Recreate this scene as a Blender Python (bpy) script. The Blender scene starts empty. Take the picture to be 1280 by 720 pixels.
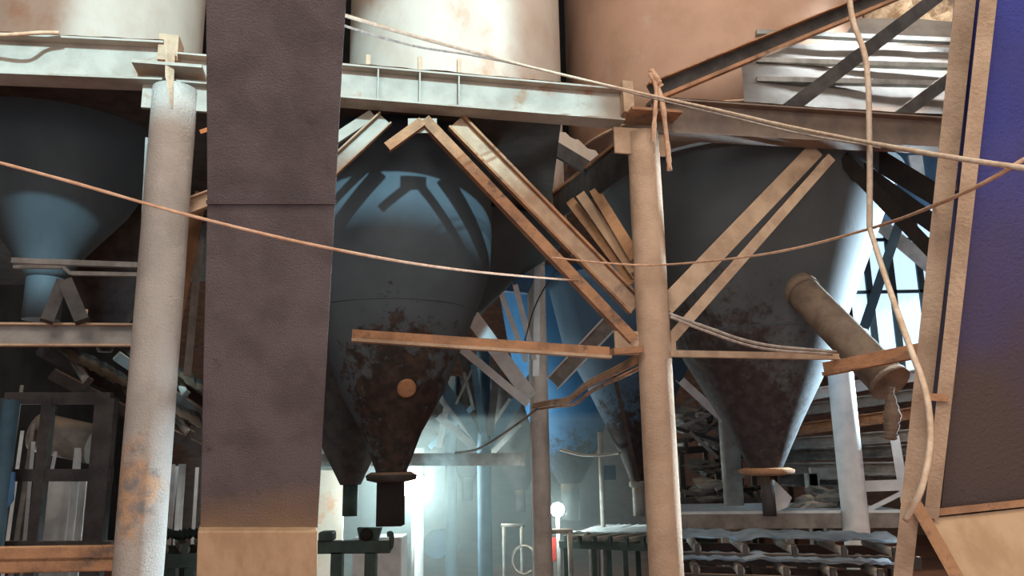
import bpy, bmesh, math, random
from mathutils import Vector, Matrix, noise
random.seed(7)
SC = bpy.context.scene
COL = SC.collection
V = Vector
# ------------------------------------------------------------------ camera
CAM = V((0, 0, 2.6)); FPX = 1000.0
pit, rol = math.radians(12.1), math.radians(-0.98)
Fw = V((0, math.cos(pit), math.sin(pit)))
R0 = V((1, 0, 0)); U0 = V((0, -math.sin(pit), math.cos(pit)))
Rt = R0*math.cos(rol) + U0*math.sin(rol)
Up = R0*-math.sin(rol) + U0*math.cos(rol)
cd = bpy.data.cameras.new('camera'); co = bpy.data.objects.new('camera', cd); COL.objects.link(co)
cd.sensor_width = 36; cd.lens = 36*FPX/1280; cd.clip_start = .05; cd.clip_end = 300
m = Matrix.Identity(4)
for i in range(3):
    m[i][0] = Rt[i]; m[i][1] = Up[i]; m[i][2] = -Fw[i]; m[i][3] = CAM[i]
co.matrix_world = m
SC.camera = co

def ray(px, py):
    return Fw + Rt*((px-640)/FPX) + Up*((360-py)/FPX)
def P(px, py, Y):                       # point on the vertical plane at world depth Y
    d = ray(px, py); return CAM + d*(Y/d.y)
FS, FX, FY = .21, 1.1, 6.3              # front steel frame: Y = FY + FS*(X-FX)
FN = V((FS, -1, 0)).normalized()        # its normal, towards the viewer
def F(px, py, off=0.0):                 # point on the front frame, off metres behind it
    d = ray(px, py); k = (FY+off-FS*FX)/(d.y-FS*d.x); return CAM + d*k
def proj(p):
    q = p-CAM; z = q.dot(Fw); return 640+FPX*q.dot(Rt)/z, 360-FPX*q.dot(Up)/z

# ------------------------------------------------------------------ materials
def lin(c):
    return tuple(((x/255)/12.92 if x/255 <= .04045 else ((x/255+.055)/1.055)**2.4) for x in c)+(1,)
def mat(name, c1, c2, scale=5, rough=.8, bump=.2, metal=0, dust=None, dlo=.35, dhi=.85, stain=None, sth=(.5, .6), sscale=4, stretch=(1, 1, 1), fine=60, spec=.3):
    mt = bpy.data.materials.new(name); mt.use_nodes = True
    nt = mt.node_tree; N = nt.nodes; L = nt.links
    b = N['Principled BSDF']; b.inputs['Roughness'].default_value = rough; b.inputs['Metallic'].default_value = metal
    b.inputs['Specular IOR Level'].default_value = spec
    tc = N.new('ShaderNodeTexCoord'); mp = N.new('ShaderNodeMapping'); mp.inputs['Scale'].default_value = stretch
    L.new(tc.outputs['Object'], mp.inputs['Vector'])
    def nz(s, d=5, r=.6):
        n = N.new('ShaderNodeTexNoise'); n.inputs['Scale'].default_value = s; n.inputs['Detail'].default_value = d
        n.inputs['Roughness'].default_value = r; L.new(mp.outputs[0], n.inputs['Vector']); return n
    def mr(sock, a, c, lo=0, hi=1):
        k = N.new('ShaderNodeMapRange'); k.interpolation_type = 'SMOOTHSTEP'
        for i, v in zip((1, 2, 3, 4), (a, c, lo, hi)): k.inputs[i].default_value = v
        L.new(sock, k.inputs[0]); return k.outputs[0]
    def mix(f, a, c):
        x = N.new('ShaderNodeMix'); x.data_type = 'RGBA'
        L.new(f, x.inputs[0])
        if isinstance(a, tuple): x.inputs[6].default_value = a
        else: L.new(a, x.inputs[6])
        x.inputs[7].default_value = c
        return x.outputs[2]
    col = mix(mr(nz(scale).outputs[0], .35, .68), lin(c1), lin(c2))
    if stain:
        col = mix(mr(nz(sscale, 8, .7).outputs[0], sth[0], sth[1]), col, lin(stain))
    if dust:
        g = N.new('ShaderNodeNewGeometry'); sx = N.new('ShaderNodeSeparateXYZ'); L.new(g.outputs['Normal'], sx.inputs[0])
        ad = N.new('ShaderNodeMath'); ad.operation = 'MULTIPLY_ADD'
        L.new(nz(scale*2).outputs[0], ad.inputs[0]); ad.inputs[1].default_value = .5; L.new(sx.outputs[2], ad.inputs[2])
        col = mix(mr(ad.outputs[0], dlo+.25, dhi+.25), col, lin(dust))
    L.new(col, b.inputs['Base Color'])
    if bump:
        bp = N.new('ShaderNodeBump'); bp.inputs['Strength'].default_value = bump; bp.inputs['Distance'].default_value = .02
        L.new(nz(fine, 6, .65).outputs[0], bp.inputs['Height']); L.new(bp.outputs[0], b.inputs['Normal'])
    return mt
def emit(name, c, s):
    mt = bpy.data.materials.new(name); mt.use_nodes = True
    b = mt.node_tree.nodes['Principled BSDF']
    b.inputs['Base Color'].default_value = lin(c); b.inputs['Emission Color'].default_value = lin(c); b.inputs['Emission Strength'].default_value = s
    return mt
ORD = (214, 158, 112)
M = {
 'beam': mat('pale_steel_paint', (164, 158, 148), (146, 140, 130), 4, .8, .2, dust=(196, 128, 84), stain=(140, 110, 88), sth=(.56, .72), sscale=3),
 'tan': mat('dust_caked_steel', (184, 160, 136), (158, 134, 112), 5, .95, .5, dust=(204, 162, 124), stain=(140, 120, 108), sth=(.58, .7), sscale=3),
 'colgrey': mat('dusty_grey_column', (190, 182, 174), (166, 158, 150), 3, .95, .8, stain=(152, 144, 137), sth=(.56, .7), sscale=2.2),
 'coltan': mat('dusty_tan_column', (196, 168, 144), (174, 148, 124), 3, .95, .8, stain=(182, 160, 140), sth=(.55, .7), sscale=2.2),
 'brown': mat('rust_dust_steel', (168, 126, 94), (132, 100, 78), 6, .92, .5, dust=(198, 150, 108), stain=(98, 82, 74), sth=(.55, .68), sscale=5),
 'rust': mat('orange_rust', (196, 116, 70), (150, 84, 52), 8, .92, .3),
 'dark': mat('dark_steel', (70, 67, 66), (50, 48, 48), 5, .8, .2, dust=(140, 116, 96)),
 'greybar': mat('grey_steel', (142, 140, 136), (112, 109, 105), 5, .8, .2, dust=(188, 168, 146)),
 'casing': mat('dust_dark_casing', (104, 95, 97), (88, 80, 81), 4, .92, .7, stain=(74, 66, 66), sth=(.6, .72), sscale=5, fine=110),
 'casebase': mat('tan_dust_sheet', (186, 158, 128), (168, 138, 108), 3, .9, .2, stain=(150, 120, 92), sth=(.58, .75), sscale=2, stretch=(3, 3, .5)),
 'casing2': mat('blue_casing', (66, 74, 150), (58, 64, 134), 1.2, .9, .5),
 'hop': mat('blue_hopper_paint', (70, 80, 86), (63, 73, 79), 2, .75, .1, stain=(54, 64, 70), sth=(.58, .75), sscale=2.5, stretch=(1.5, 1.5, .6)),
 'hopblue': mat('clear_blue_hopper_paint', (86, 140, 190), (70, 120, 172), 2, .6, .1, stain=(58, 62, 72), sth=(.6, .68), sscale=5),
 'silo': mat('white_silo_paint', (182, 170, 158), (172, 156, 142), 2, .7, .05, stain=(164, 112, 76), sth=(.52, .78), sscale=.9, stretch=(1, 1, .7)),  # broad brown noise patches over the white base
 'silobrown': mat('dusty_brown_silo', (164, 132, 112), (148, 118, 98), 1.5, .85, .1, stain=(176, 166, 156), sth=(.56, .8), sscale=.8),  # pale sun patches painted over the brown dust colour
 'sheet': mat('grey_roof_sheet', (124, 117, 111), (104, 96, 90), 2, 1, .08, spec=0, stain=(130, 98, 76), sth=(.5, .72), sscale=1.2),
 'rope': mat('pale_rope', (206, 188, 166), (184, 158, 134), 20, .9, .2),
 'ropebr': mat('rust_rope', (198, 164, 138), (180, 140, 112), 20, .9, .2),
 'cable': mat('grey_cable', (170, 160, 150), (140, 128, 120), 20, .8, .1),
 'black': mat('black_spout', (34, 31, 30), (26, 24, 24), 6, .9, .2),
 'belt': mat('blue_grey_belt', (186, 200, 210), (150, 166, 178), 5, .6, .1),
 'green': mat('dark_green_paint', (58, 76, 72), (46, 60, 58), 6, .7, .1),
 'teal': mat('teal_column_paint', (70, 96, 112), (58, 80, 96), 3, .75, .15),
 'white': mat('whitewashed_steel', (214, 220, 222), (190, 198, 202), 4, .7, .15),
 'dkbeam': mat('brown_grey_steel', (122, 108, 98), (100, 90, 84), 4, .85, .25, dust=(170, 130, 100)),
 'pipe': mat('grey_brown_crust', (128, 112, 98), (104, 90, 80), 6, .95, .8),
 'red': mat('red_board', (200, 60, 50), (180, 50, 44), 5, .6, 0),
 'floor': mat('red_earth_floor', (182, 122, 94), (150, 100, 78), 1.2, .95, .3),
 'wall': mat('dark_shed_wall', (70, 66, 64), (52, 50, 50), .8, .95, .2),
 'roof': mat('dark_shed_roof', (52, 48, 46), (40, 38, 38), .8, .95, .1),
 'earth': mat('pale_earth_bank', (226, 204, 176), (150, 120, 92), 5, .95, .5),
 'panelblue': mat('blue_panel', (70, 110, 150), (58, 92, 130), 3, .7, .1),
 'clutter': mat('dusty_scrap', (108, 106, 102), (64, 64, 66), 5, .85, .3, dust=(150, 140, 128)),
}
def height_tint(mt, z0, z1, c, amp=.9):
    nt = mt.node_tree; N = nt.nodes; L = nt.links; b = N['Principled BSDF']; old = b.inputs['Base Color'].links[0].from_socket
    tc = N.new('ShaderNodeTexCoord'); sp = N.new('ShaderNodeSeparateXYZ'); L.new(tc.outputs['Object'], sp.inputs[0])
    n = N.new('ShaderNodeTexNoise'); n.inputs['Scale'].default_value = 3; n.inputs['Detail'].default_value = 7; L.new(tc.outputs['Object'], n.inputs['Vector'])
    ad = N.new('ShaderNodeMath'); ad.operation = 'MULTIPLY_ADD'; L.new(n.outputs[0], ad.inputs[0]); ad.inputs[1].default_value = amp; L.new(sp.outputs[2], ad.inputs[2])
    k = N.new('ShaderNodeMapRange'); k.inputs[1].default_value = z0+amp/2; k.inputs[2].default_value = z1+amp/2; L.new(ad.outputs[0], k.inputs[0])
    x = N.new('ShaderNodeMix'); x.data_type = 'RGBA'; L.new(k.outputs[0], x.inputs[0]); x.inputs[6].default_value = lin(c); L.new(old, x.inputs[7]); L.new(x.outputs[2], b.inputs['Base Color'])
height_tint(M['casing2'], 2.75, 4.1, (84, 72, 70))  # right casing: brown low down, blending to blue higher up
CZ = lambda y, D: (CAM+ray(325, y)*D).z
height_tint(M['casing'], CZ(664, 4.16)-.05, CZ(612, 4.18), (142, 116, 92), .3)  # tan dust creeping up from the lower section
def brick():
    mt = bpy.data.materials.new('brick_wall'); mt.use_nodes = True
    nt = mt.node_tree; b = nt.nodes['Principled BSDF']; b.inputs['Roughness'].default_value = .95
    t = nt.nodes.new('ShaderNodeTexBrick'); t.inputs['Scale'].default_value = 2.2
    t.inputs['Color1'].default_value = lin((158, 116, 98)); t.inputs['Color2'].default_value = lin((128, 94, 80)); t.inputs['Mortar'].default_value = lin((120, 106, 96))
    tc = nt.nodes.new('ShaderNodeTexCoord'); mp = nt.nodes.new('ShaderNodeMapping'); mp.inputs['Rotation'].default_value = (math.pi/2, 0, 0)
    nt.links.new(tc.outputs['Object'], mp.inputs[0]); nt.links.new(mp.outputs[0], t.inputs['Vector']); nt.links.new(t.outputs['Color'], b.inputs['Base Color'])
    return mt
M['brick'] = brick()
def rusty(name, c1, c2, rc, centre, rad, lo=.45, hi=.6, rc2=None, bump=.12, ns=7):
    """hopper paint with a patch of flaking rust of its own shape around a place on the hopper"""
    mt = mat(name, c1, c2, 2, .8, bump, stain=None)
    nt = mt.node_tree; N = nt.nodes; L = nt.links; b = N['Principled BSDF']
    old = b.inputs['Base Color'].links[0].from_socket
    g = N.new('ShaderNodeTexCoord')
    sub = N.new('ShaderNodeVectorMath'); sub.operation = 'SUBTRACT'; L.new(g.outputs['Object'], sub.inputs[0]); sub.inputs[1].default_value = centre
    dv = N.new('ShaderNodeVectorMath'); dv.operation = 'DIVIDE'; L.new(sub.outputs[0], dv.inputs[0]); dv.inputs[1].default_value = rad
    ln = N.new('ShaderNodeVectorMath'); ln.operation = 'LENGTH'; L.new(dv.outputs[0], ln.inputs[0])
    n = N.new('ShaderNodeTexNoise'); n.inputs['Scale'].default_value = ns; n.inputs['Detail'].default_value = 9; n.inputs['Roughness'].default_value = .72
    L.new(g.outputs['Object'], n.inputs['Vector'])
    ma = N.new('ShaderNodeMath'); ma.operation = 'MULTIPLY_ADD'; L.new(ln.outputs['Value'], ma.inputs[0]); ma.inputs[1].default_value = -.3; L.new(n.outputs[0], ma.inputs[2])
    k = N.new('ShaderNodeMapRange'); k.inputs[1].default_value = lo-.3; k.inputs[2].default_value = hi-.3; L.new(ma.outputs[0], k.inputs[0])
    n2 = N.new('ShaderNodeTexNoise'); n2.inputs['Scale'].default_value = 11; n2.inputs['Detail'].default_value = 6; L.new(g.outputs['Object'], n2.inputs['Vector'])
    k2 = N.new('ShaderNodeMapRange'); k2.inputs[1].default_value = .42; k2.inputs[2].default_value = .64; L.new(n2.outputs[0], k2.inputs[0])
    rx = N.new('ShaderNodeMix'); rx.data_type = 'RGBA'; L.new(k2.outputs[0], rx.inputs[0]); rx.inputs[6].default_value = lin(rc); rx.inputs[7].default_value = lin(rc2 or rc)
    x = N.new('ShaderNodeMix'); x.data_type = 'RGBA'; L.new(k.outputs[0], x.inputs[0]); L.new(old, x.inputs[6]); L.new(rx.outputs[2], x.inputs[7])
    L.new(x.outputs[2], b.inputs['Base Color'])
    return mt

# ------------------------------------------------------------------ mesh builders (world coordinates)
def obox(bm, o, ax, ay, az, lo, hi):
    vs = [bm.verts.new(o + ax*(hi[0] if i & 1 else lo[0]) + ay*(hi[1] if i & 2 else lo[1]) + az*(hi[2] if i & 4 else lo[2])) for i in range(8)]
    for f in ((0, 1, 3, 2), (4, 6, 7, 5), (0, 4, 5, 1), (2, 3, 7, 6), (0, 2, 6, 4), (1, 5, 7, 3)):
        bm.faces.new([vs[i] for i in f])
def fixn(bm):
    bmesh.ops.recalc_face_normals(bm, faces=bm.faces); return bm
def axes(p0, p1, mode='z'):
    d = (p1-p0).normalized(); view = (CAM-(p0+p1)/2).normalized()
    if mode == 'z' and abs(d.z) < .95:
        u = (V((0, 0, 1))-d*d.z).normalized(); n = u.cross(d)
        if n.dot(view) < 0: n = -n
    else:
        r = FN if mode == 'front' else view
        n = (r-d*r.dot(d)).normalized(); u = d.cross(n)
        if u.z < 0 or (abs(u.z) < .05 and u.x < 0): u = -u
    return d, u, n
def prof(kind, h, b, t):
    if kind == 'I': return [(h/2-t, h/2, -b/2, b/2), (-h/2, -h/2+t, -b/2, b/2), (-h/2+t, h/2-t, -t/2, t/2)]
    if kind == 'C': return [(h/2-t, h/2, -b, 0), (-h/2, -h/2+t, -b, 0), (-h/2+t, h/2-t, -b, -b+t)]      # open to the viewer
    if kind == 'L': return [(-h/2, h/2, -t, 0), (-h/2, -h/2+t, -b, -t)]
    if kind == 'J': return [(-h/2+t, h/2, -b, -b+t), (-h/2, -h/2+t, -b, 0)]                              # foot leg towards the viewer
    return [(-h/2, h/2, -b/2, b/2)]
def bar(p0, p1, kind='R', h=.1, b=.1, t=.01, mode='z', bm=None, only=None):
    bm = bm or bmesh.new(); d, u, n = axes(p0, p1, mode); ln = (p1-p0).length
    rs = prof(kind, h, b, t)
    for i, (u0, u1, n0, n1) in enumerate(rs):
        if only is None or i in only: obox(bm, p0, d, u, n, (0, u0, n0), (ln, u1, n1))
    return fixn(bm)
def plate(pts, th, nrm=None, bm=None):
    bm = bm or bmesh.new()
    if nrm is None:
        nrm = (pts[1]-pts[0]).cross(pts[2]-pts[0]).normalized()
        if nrm.dot(CAM-pts[0]) > 0: nrm = -nrm
    a = [bm.verts.new(p) for p in pts]; c = [bm.verts.new(p+nrm*th) for p in pts]; n = len(pts)
    bm.faces.new(a); bm.faces.new(c[::-1])
    for i in range(n): bm.faces.new((a[i], c[i], c[(i+1) % n], a[(i+1) % n]))
    return fixn(bm)
def cat(pts, k=8):
    q = [pts[0]*2-pts[1]]+list(pts)+[pts[-1]*2-pts[-2]]; out = []
    for i in range(1, len(q)-2):
        a, b, c, d = q[i-1:i+3]
        for j in range(k):
            t = j/k
            out.append(.5*((2*b)+(c-a)*t+(2*a-5*b+4*c-d)*t*t+(3*b-a-3*c+d)*t**3))
    return out+[pts[-1]]
def tube(pts, r, seg=8, smooth=True, jit=0, bm=None, cap=True):
    bm = bm or bmesh.new()
    if smooth and len(pts) > 2: pts = cat(pts)
    rs = r if isinstance(r, (list, tuple)) else [r]*len(pts)
    prev = None; ref = V((.3, .2, .9)); rings = []
    for i, p in enumerate(pts):
        d = (pts[min(i+1, len(pts)-1)]-pts[max(i-1, 0)]).normalized()
        a = (ref-d*ref.dot(d)).normalized(); ref = a; b = d.cross(a)
        rr = rs[i]*(1+random.uniform(-jit, jit))
        rings.append([bm.verts.new(p+a*rr*math.cos(2*math.pi*k/seg)+b*rr*math.sin(2*math.pi*k/seg)) for k in range(seg)])
    for A, B in zip(rings, rings[1:]):
        for k in range(seg):
            f = bm.faces.new((A[k], A[(k+1) % seg], B[(k+1) % seg], B[k])); f.smooth = True
    if cap: bm.faces.new(rings[0][::-1]); bm.faces.new(rings[-1])
    return fixn(bm)
def lathe(rings, seg=64, cap=True, bump=0, bm=None):     # rings: (centre, radius)
    bm = bm or bmesh.new(); R = []
    for c, r in rings:
        R.append([bm.verts.new(c+V((math.cos(2*math.pi*k/seg), math.sin(2*math.pi*k/seg), 0))*r*(1+bump*noise.noise(V((math.cos(2*math.pi*k/seg)*3, math.sin(2*math.pi*k/seg)*3, c.z*2))))) for k in range(seg)])
    for A, B in zip(R, R[1:]):
        for k in range(seg):
            f = bm.faces.new((A[k], A[(k+1) % seg], B[(k+1) % seg], B[k])); f.smooth = True
    if cap: bm.faces.new(R[0]); bm.faces.new(R[-1][::-1])
    return fixn(bm)
def boxw(lo, hi, bm=None):
    bm = bm or bmesh.new(); obox(bm, V((0, 0, 0)), V((1, 0, 0)), V((0, 1, 0)), V((0, 0, 1)), lo, hi); return fixn(bm)

class Thing:
    def __init__(s, name, label=None, cat=None, group=None, kind=None):
        s.name, s.label, s.cat, s.group, s.kind, s.parts = name, label, cat, group, kind, []
    def add(s, part, bm, m, parent=None, label=None, bevel=0, stuff=False):
        s.parts.append([part, bm, m, parent, label, bevel, stuff]); return len(s.parts)-1
    def done(s):
        vs = [v.co for p in s.parts for v in p[1].verts]
        lo = min(v.z for v in vs); loc = V(((min(v.x for v in vs)+max(v.x for v in vs))/2, (min(v.y for v in vs)+max(v.y for v in vs))/2, lo))
        objs = []; single = len(s.parts) == 1
        if not single:
            root = bpy.data.objects.new(s.name, None); root.empty_display_size = .2; root.location = loc; COL.objects.link(root)
        for part, bm, m_, par, lab, bev, stuff in s.parts:
            for v in bm.verts: v.co -= loc
            nm = s.name if single else part
            me = bpy.data.meshes.new(nm); bm.to_mesh(me); bm.free(); me.materials.append(M[m_] if isinstance(m_, str) else m_)
            o = bpy.data.objects.new(nm, me); COL.objects.link(o)
            if bev:
                md = o.modifiers.new('bevel', 'BEVEL'); md.width = bev; md.segments = 2; md.limit_method = 'ANGLE'
            if single: o.location = loc; root = o
            else: o.parent = root if par is None else objs[par]
            if lab: o['label'] = lab
            if stuff: o['kind'] = 'stuff'
            objs.append(o)
        for k, v in (('label', s.label), ('category', s.cat), ('group', s.group), ('kind', s.kind)):
            if v: root[k] = v
        s.root = root
        return root
def single(name, label, c, bm, m_, group=None, kind=None, bevel=0):
    t = Thing(name, label, c, group, kind); t.add(name, bm, m_, bevel=bevel); return t.done()

# ------------------------------------------------------------------ the shed
def struct(name, bm, m_): return single(name, None, None, bm, m_, kind='structure')
XL, XR, YF, YB, ZR = -13, 15, -4.0, 27, 13.5
struct('floor', boxw((XL, YF, -.2), (XR, YB, 0)), 'floor')
struct('wall_left', boxw((XL-.2, YF, 0), (XL, YB, ZR)), 'wall')
struct('wall_right', boxw((XR, YF, 0), (XR+.2, YB, ZR)), 'wall')
struct('wall_back', boxw((XL, YB, 0), (XR, YB+.2, ZR)), 'brick')
struct('ceiling', boxw((XL, YF, ZR), (XR, YB, ZR+.2)), 'roof')
wf = bmesh.new()
OX0, OX1, OZ0, OZ1 = -1.8, 3.1, 8.62, 13.2     # high window opening in the unseen front wall, shaped to place the sun patches
for lo, hi in (((XL, 0), (XR, OZ0-.55)), ((XL, OZ1), (XR, ZR)), ((XL, OZ0), (OX0, OZ1)), ((OX1, OZ0), (XR, OZ1)), ((XL, OZ0-.55), (-1.8, OZ0)), ((-.5, OZ0-.55), (XR, OZ0))):
    boxw((lo[0], YF-.2, lo[1]), (hi[0], YF, hi[1]), wf)
struct('wall_front', wf, 'wall')

# ------------------------------------------------------------------ steel: beams
def ibeam(name, label, a, b, h, w, t, m_, stiff=(), dust=0, cap=None, mode='z', group=None):
    th = Thing(name, label, 'beam', group); d, u, n = axes(a, b, mode); ln = (b-a).length
    th.add('top_flange', bar(a, b, 'I', h, w, t, mode, only=(0,)), m_)
    th.add('web', bar(a, b, 'I', h, w, t, mode, only=(2,)), m_)
    th.add('bottom_flange', bar(a, b, 'I', h, w, t, mode, only=(1,)), m_)
    for s in stiff:
        bm = bmesh.new(); obox(bm, a+d*(s*ln), d, u, n, (-.006, -h/2+t, t/2), (.006, h/2-t, w/2-.005)); th.add('stiffener', fixn(bm), m_)
    if dust:
        bm = bmesh.new(); K = int(ln/.04); rows = []
        for i in range(K+1):
            row = []
            for j in range(5):
                q = a+d*(ln*i/K)+n*((j/4-.5)*w*.98)+u*(h/2)
                z = 0.004+dust*max(0, .45+noise.noise(q*5)*.9+noise.noise(q*17)*.4)*(1 if 0 < j < 4 else .35)
                row.append(bm.verts.new(q+u*z))
            rows.append(row)
        for A, B in zip(rows, rows[1:]):
            for j in range(4): bm.faces.new((A[j], A[j+1], B[j+1], B[j])).smooth = True
        th.add('dust_layer', fixn(bm), 'tan', stuff=True)
    return th
# left top beam
t = ibeam('steel_beam', 'pale grey I-beam with orange dust at the upper left, ending at the left column', F(-70, 71), F(207, 83), .315, .2, .016, 'beam', dust=.02)
t.done()
t = ibeam('steel_beam', 'short pale beam stub between the left column and the dark elevator casing', F(216, 90, .02), F(300, 97, .02), .24, .19, .015, 'beam', dust=.02); t.done()
# main beam right of the casing
t = ibeam('steel_beam', 'pale main I-beam with stiffeners carrying the white silo, joined to the tan column', F(330, 99), F(776, 136), .285, .19, .015, 'beam', stiff=(.299, .412, .52), dust=.028); t.done()
# right beam
a, b = F(815, 148), P(1215, 172, 7.3)
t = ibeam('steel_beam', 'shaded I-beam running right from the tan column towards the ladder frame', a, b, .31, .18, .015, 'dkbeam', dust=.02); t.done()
# lower left beam
a, b = F(-70, 417, .02), F(174, 418, .02)
t = Thing('steel_channel', 'grey channel with orange dusty edges at mid height left of the grey column', 'beam')
t.add('channel_web', bar(a, b, 'C', .16, .07, .012, only=(2,)), 'greybar'); t.add('upper_flange', bar(a, b, 'C', .16, .07, .014, only=(0,)), 'tan'); t.add('lower_flange', bar(a, b, 'C', .16, .07, .014, only=(1,)), 'tan')
p = F(104, 396, .0); t.add('stub_post', bar(p-V((0, 0, .05)), p+V((0, 0, .05)), 'R', .05, .05, mode='view'), 'tan'); t.done()
single('steel_beam', 'orange dusty beam at the bottom left corner of the view', 'beam', bar(F(-70, 702), F(150, 698), 'C', .16, .1, .1), 'brown', bevel=.01)

# ------------------------------------------------------------------ steel: columns
def column(label, px, py, Y, dia, m_, ztop, name='pipe_column', collar=None, group=None):
    p = P(px, py, Y); rings = []; n = 26
    for i in range(n+1):
        z = ztop*i/n; rings.append((V((p.x, p.y, z)), dia/2))
    t = Thing(name, label, 'column', group); t.add('pipe', lathe(rings, 32, bump=.02), m_)
    return t, p
pl = F(197, 400); 
t, pl = column('dusty grey pipe column at left with an orange smear low down', 197, 400, pl.y, .315, rusty('smeared_grey_column', (190, 182, 174), (168, 160, 152), (196, 160, 130), (-.02, -.15, P(180, 612, 5.4).z), (.16, .3, .3), .4, .56, (136, 132, 130), .8, 5), F(210, 112).z)
# column head: vertical fin, horizontal cap plate, side plate
q = F(212, 92, -.04)
t.add('gusset_fin', plate([F(209, 47, -.2), F(219, 60, -.16), F(216, 135, -.17), F(209, 95, -.2)], .014, FN.cross(V((0, 0, 1)))), 'tan')
d = V((1, FS, 0)).normalized()
bm = bmesh.new(); obox(bm, F(214, 95), d, FN, V((0, 0, 1)), (-.23, -.1, -.012), (.25, .2, .012)); t.add('cap_plate', fixn(bm), 'beam')
bm = bmesh.new(); obox(bm, F(214, 120), d, FN, V((0, 0, 1)), (-.2, -.02, -.11), (.3, .012, .1)); t.add('head_plate', fixn(bm), 'beam')
bm = bmesh.new(); obox(bm, F(214, 60, .02), d, FN, V((0, 0, 1)), (-.07, -.1, -.15), (.07, .1, .06)); t.add('splice_plate', fixn(bm), 'tan')
t.done()

pc = F(817, 400)
t, pc = column('dusty tan pipe column right of centre with knee braces fanning from it', 816, 400, pc.y, .262, 'coltan', F(805, 168).z)
bm = bmesh.new(); obox(bm, F(799, 178, -.02), d, FN, V((0, 0, 1)), (-.22, -.012, -.11), (.24, .012, .12)); t.add('head_plate', fixn(bm), 'coltan', bevel=.004)
bm = bmesh.new(); obox(bm, F(808, 149), d, FN, V((0, 0, 1)), (-.2, -.1, -.012), (.24, .2, .012)); t.add('cap_plate', fixn(bm), 'brown')
bm = bmesh.new(); obox(bm, F(780, 128, 0), d, FN, V((0, 0, 1)), (-.04, -.1, -.13), (.05, .1, .15)); t.add('splice_plate', fixn(bm), 'tan')
bm = bmesh.new(); obox(bm, F(800, 430, -.0), d, FN, V((0, 0, 1)), (-.21, -.008, -.09), (.3, .008, .1)); t.add('brace_gusset', fixn(bm), 'coltan'); t.done()

def brace(label, a, b, kind, h, bw, tt, m_, mode='front', name='diagonal_brace', c='brace', group=None):
    return single(name, label, c, bar(a, b, kind, h, bw, tt, mode), m_, group)
brace('lower of two long dusty knee braces from the main beam down to the tan column', F(531, 148, -.02), F(793, 424, -.05), 'L', .085, .08, .012, 'brown')
t = Thing('diagonal_brace', 'wider upper channel brace beside the long knee brace left of the tan column', 'brace'); a, b = F(570, 150, .06), F(797, 383, .06)
t.add('web', bar(a, b, 'C', .17, .06, .01, 'front', only=(2,)), 'tan'); t.add('flange', bar(a, b, 'C', .17, .06, .02, 'front', only=(0,)), 'brown'); t.add('flange', bar(a, b, 'C', .17, .06, .02, 'front', only=(1,)), 'brown'); t.done()
brace('wide flat tan brace rising right from the tan column to the shaded beam', F(832, 383, .04), P(1021, 186, 6.95), 'L', .155, .06, .014, 'tan')
brace('narrow tan angle brace running right below the wide flat brace', F(838, 425, .0), P(1040, 196, 6.9), 'L', .085, .07, .012, 'tan')
# short braces under the main beam left
t = Thing('diagonal_brace', 'short channel brace under the main beam beside the dark casing', 'brace'); a, b = F(482, 146, .05), F(400, 222, .05)
t.add('web', bar(a, b, 'C', .12, .06, .01, 'front', only=(2,)), 'beam'); t.add('flange', bar(a, b, 'C', .13, .06, .012, 'front', only=(0,)), 'tan'); t.add('flange', bar(a, b, 'C', .13, .06, .012, 'front', only=(1,)), 'tan'); t.done()
brace('cut stub brace with a red tip under the middle of the main beam', F(528, 151, -.04), F(484, 183, -.04), 'L', .075, .06, .012, 'brown')
brace('pale brace half hidden behind the dark casing under the main beam', F(466, 142, .12), F(390, 192, .12), 'L', .08, .06, .012, 'beam')
bm = plate([F(510, 148, .02), F(546, 148, .02), F(546, 166, .02), F(510, 166, .02)], .012, -FN); single('gusset_plate', 'small pale gusset plate under the main beam where the braces meet', 'plate', bm, 'beam')
# horizontal ties
a, b, c_ = F(440, 418, -.12), F(765, 440, -.12), F(802, 437, -.1)
t = Thing('tie_bar', 'long orange dusty angle bar with a free end in front of the middle hopper', 'bar')
t.add('upright_leg', bar(a, b, 'J', .095, .07, .012, only=(0,)), 'brown'); t.add('foot_leg', bar(a, b, 'J', .095, .075, .022, only=(1,)), 'tan'); t.add('flattened_end', bar(b, c_, 'R', .05, .08), 'brown'); t.done()
a, b = F(836, 442, -.05), P(1046, 446, 6.85)
single('tie_bar', 'thin tan tie bar running right from the tan column in front of the right hopper', 'bar', bar(a, b, 'R', .05, .06), 'tan')
a, b = P(1026, 461, 6.9), P(1172, 432, 6.3)
t = Thing('tie_bar', 'brown angle bar rising to the ladder frame above the chute pipe end', 'bar')
t.add('upright_leg', bar(a, b, 'J', .12, .08, .014, only=(0,)), 'brown'); t.add('foot_leg', bar(a, b, 'J', .12, .1, .03, only=(1,)), 'brown'); t.done()
# bent strip from the gusset to the far column
pts = [P(798, 447, 6.35), P(770, 462, 6.9), P(735, 480, 7.8), P(712, 498, 8.6), P(690, 502, 9.8), P(668, 506, 11.3)]
bm = bmesh.new(); tube(pts, .03, 6, bm=bm); tube([q+V((.05, .02, -.06)) for q in pts], .018, 6, bm=bm); tube([q+V((-.02, .0, -.03)) for q in pts], .025, 6, bm=bm)
single('bent_strap', 'twisted rusty strap sagging from the tan column to the grey column behind', 'strap', bm, 'brown')
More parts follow.
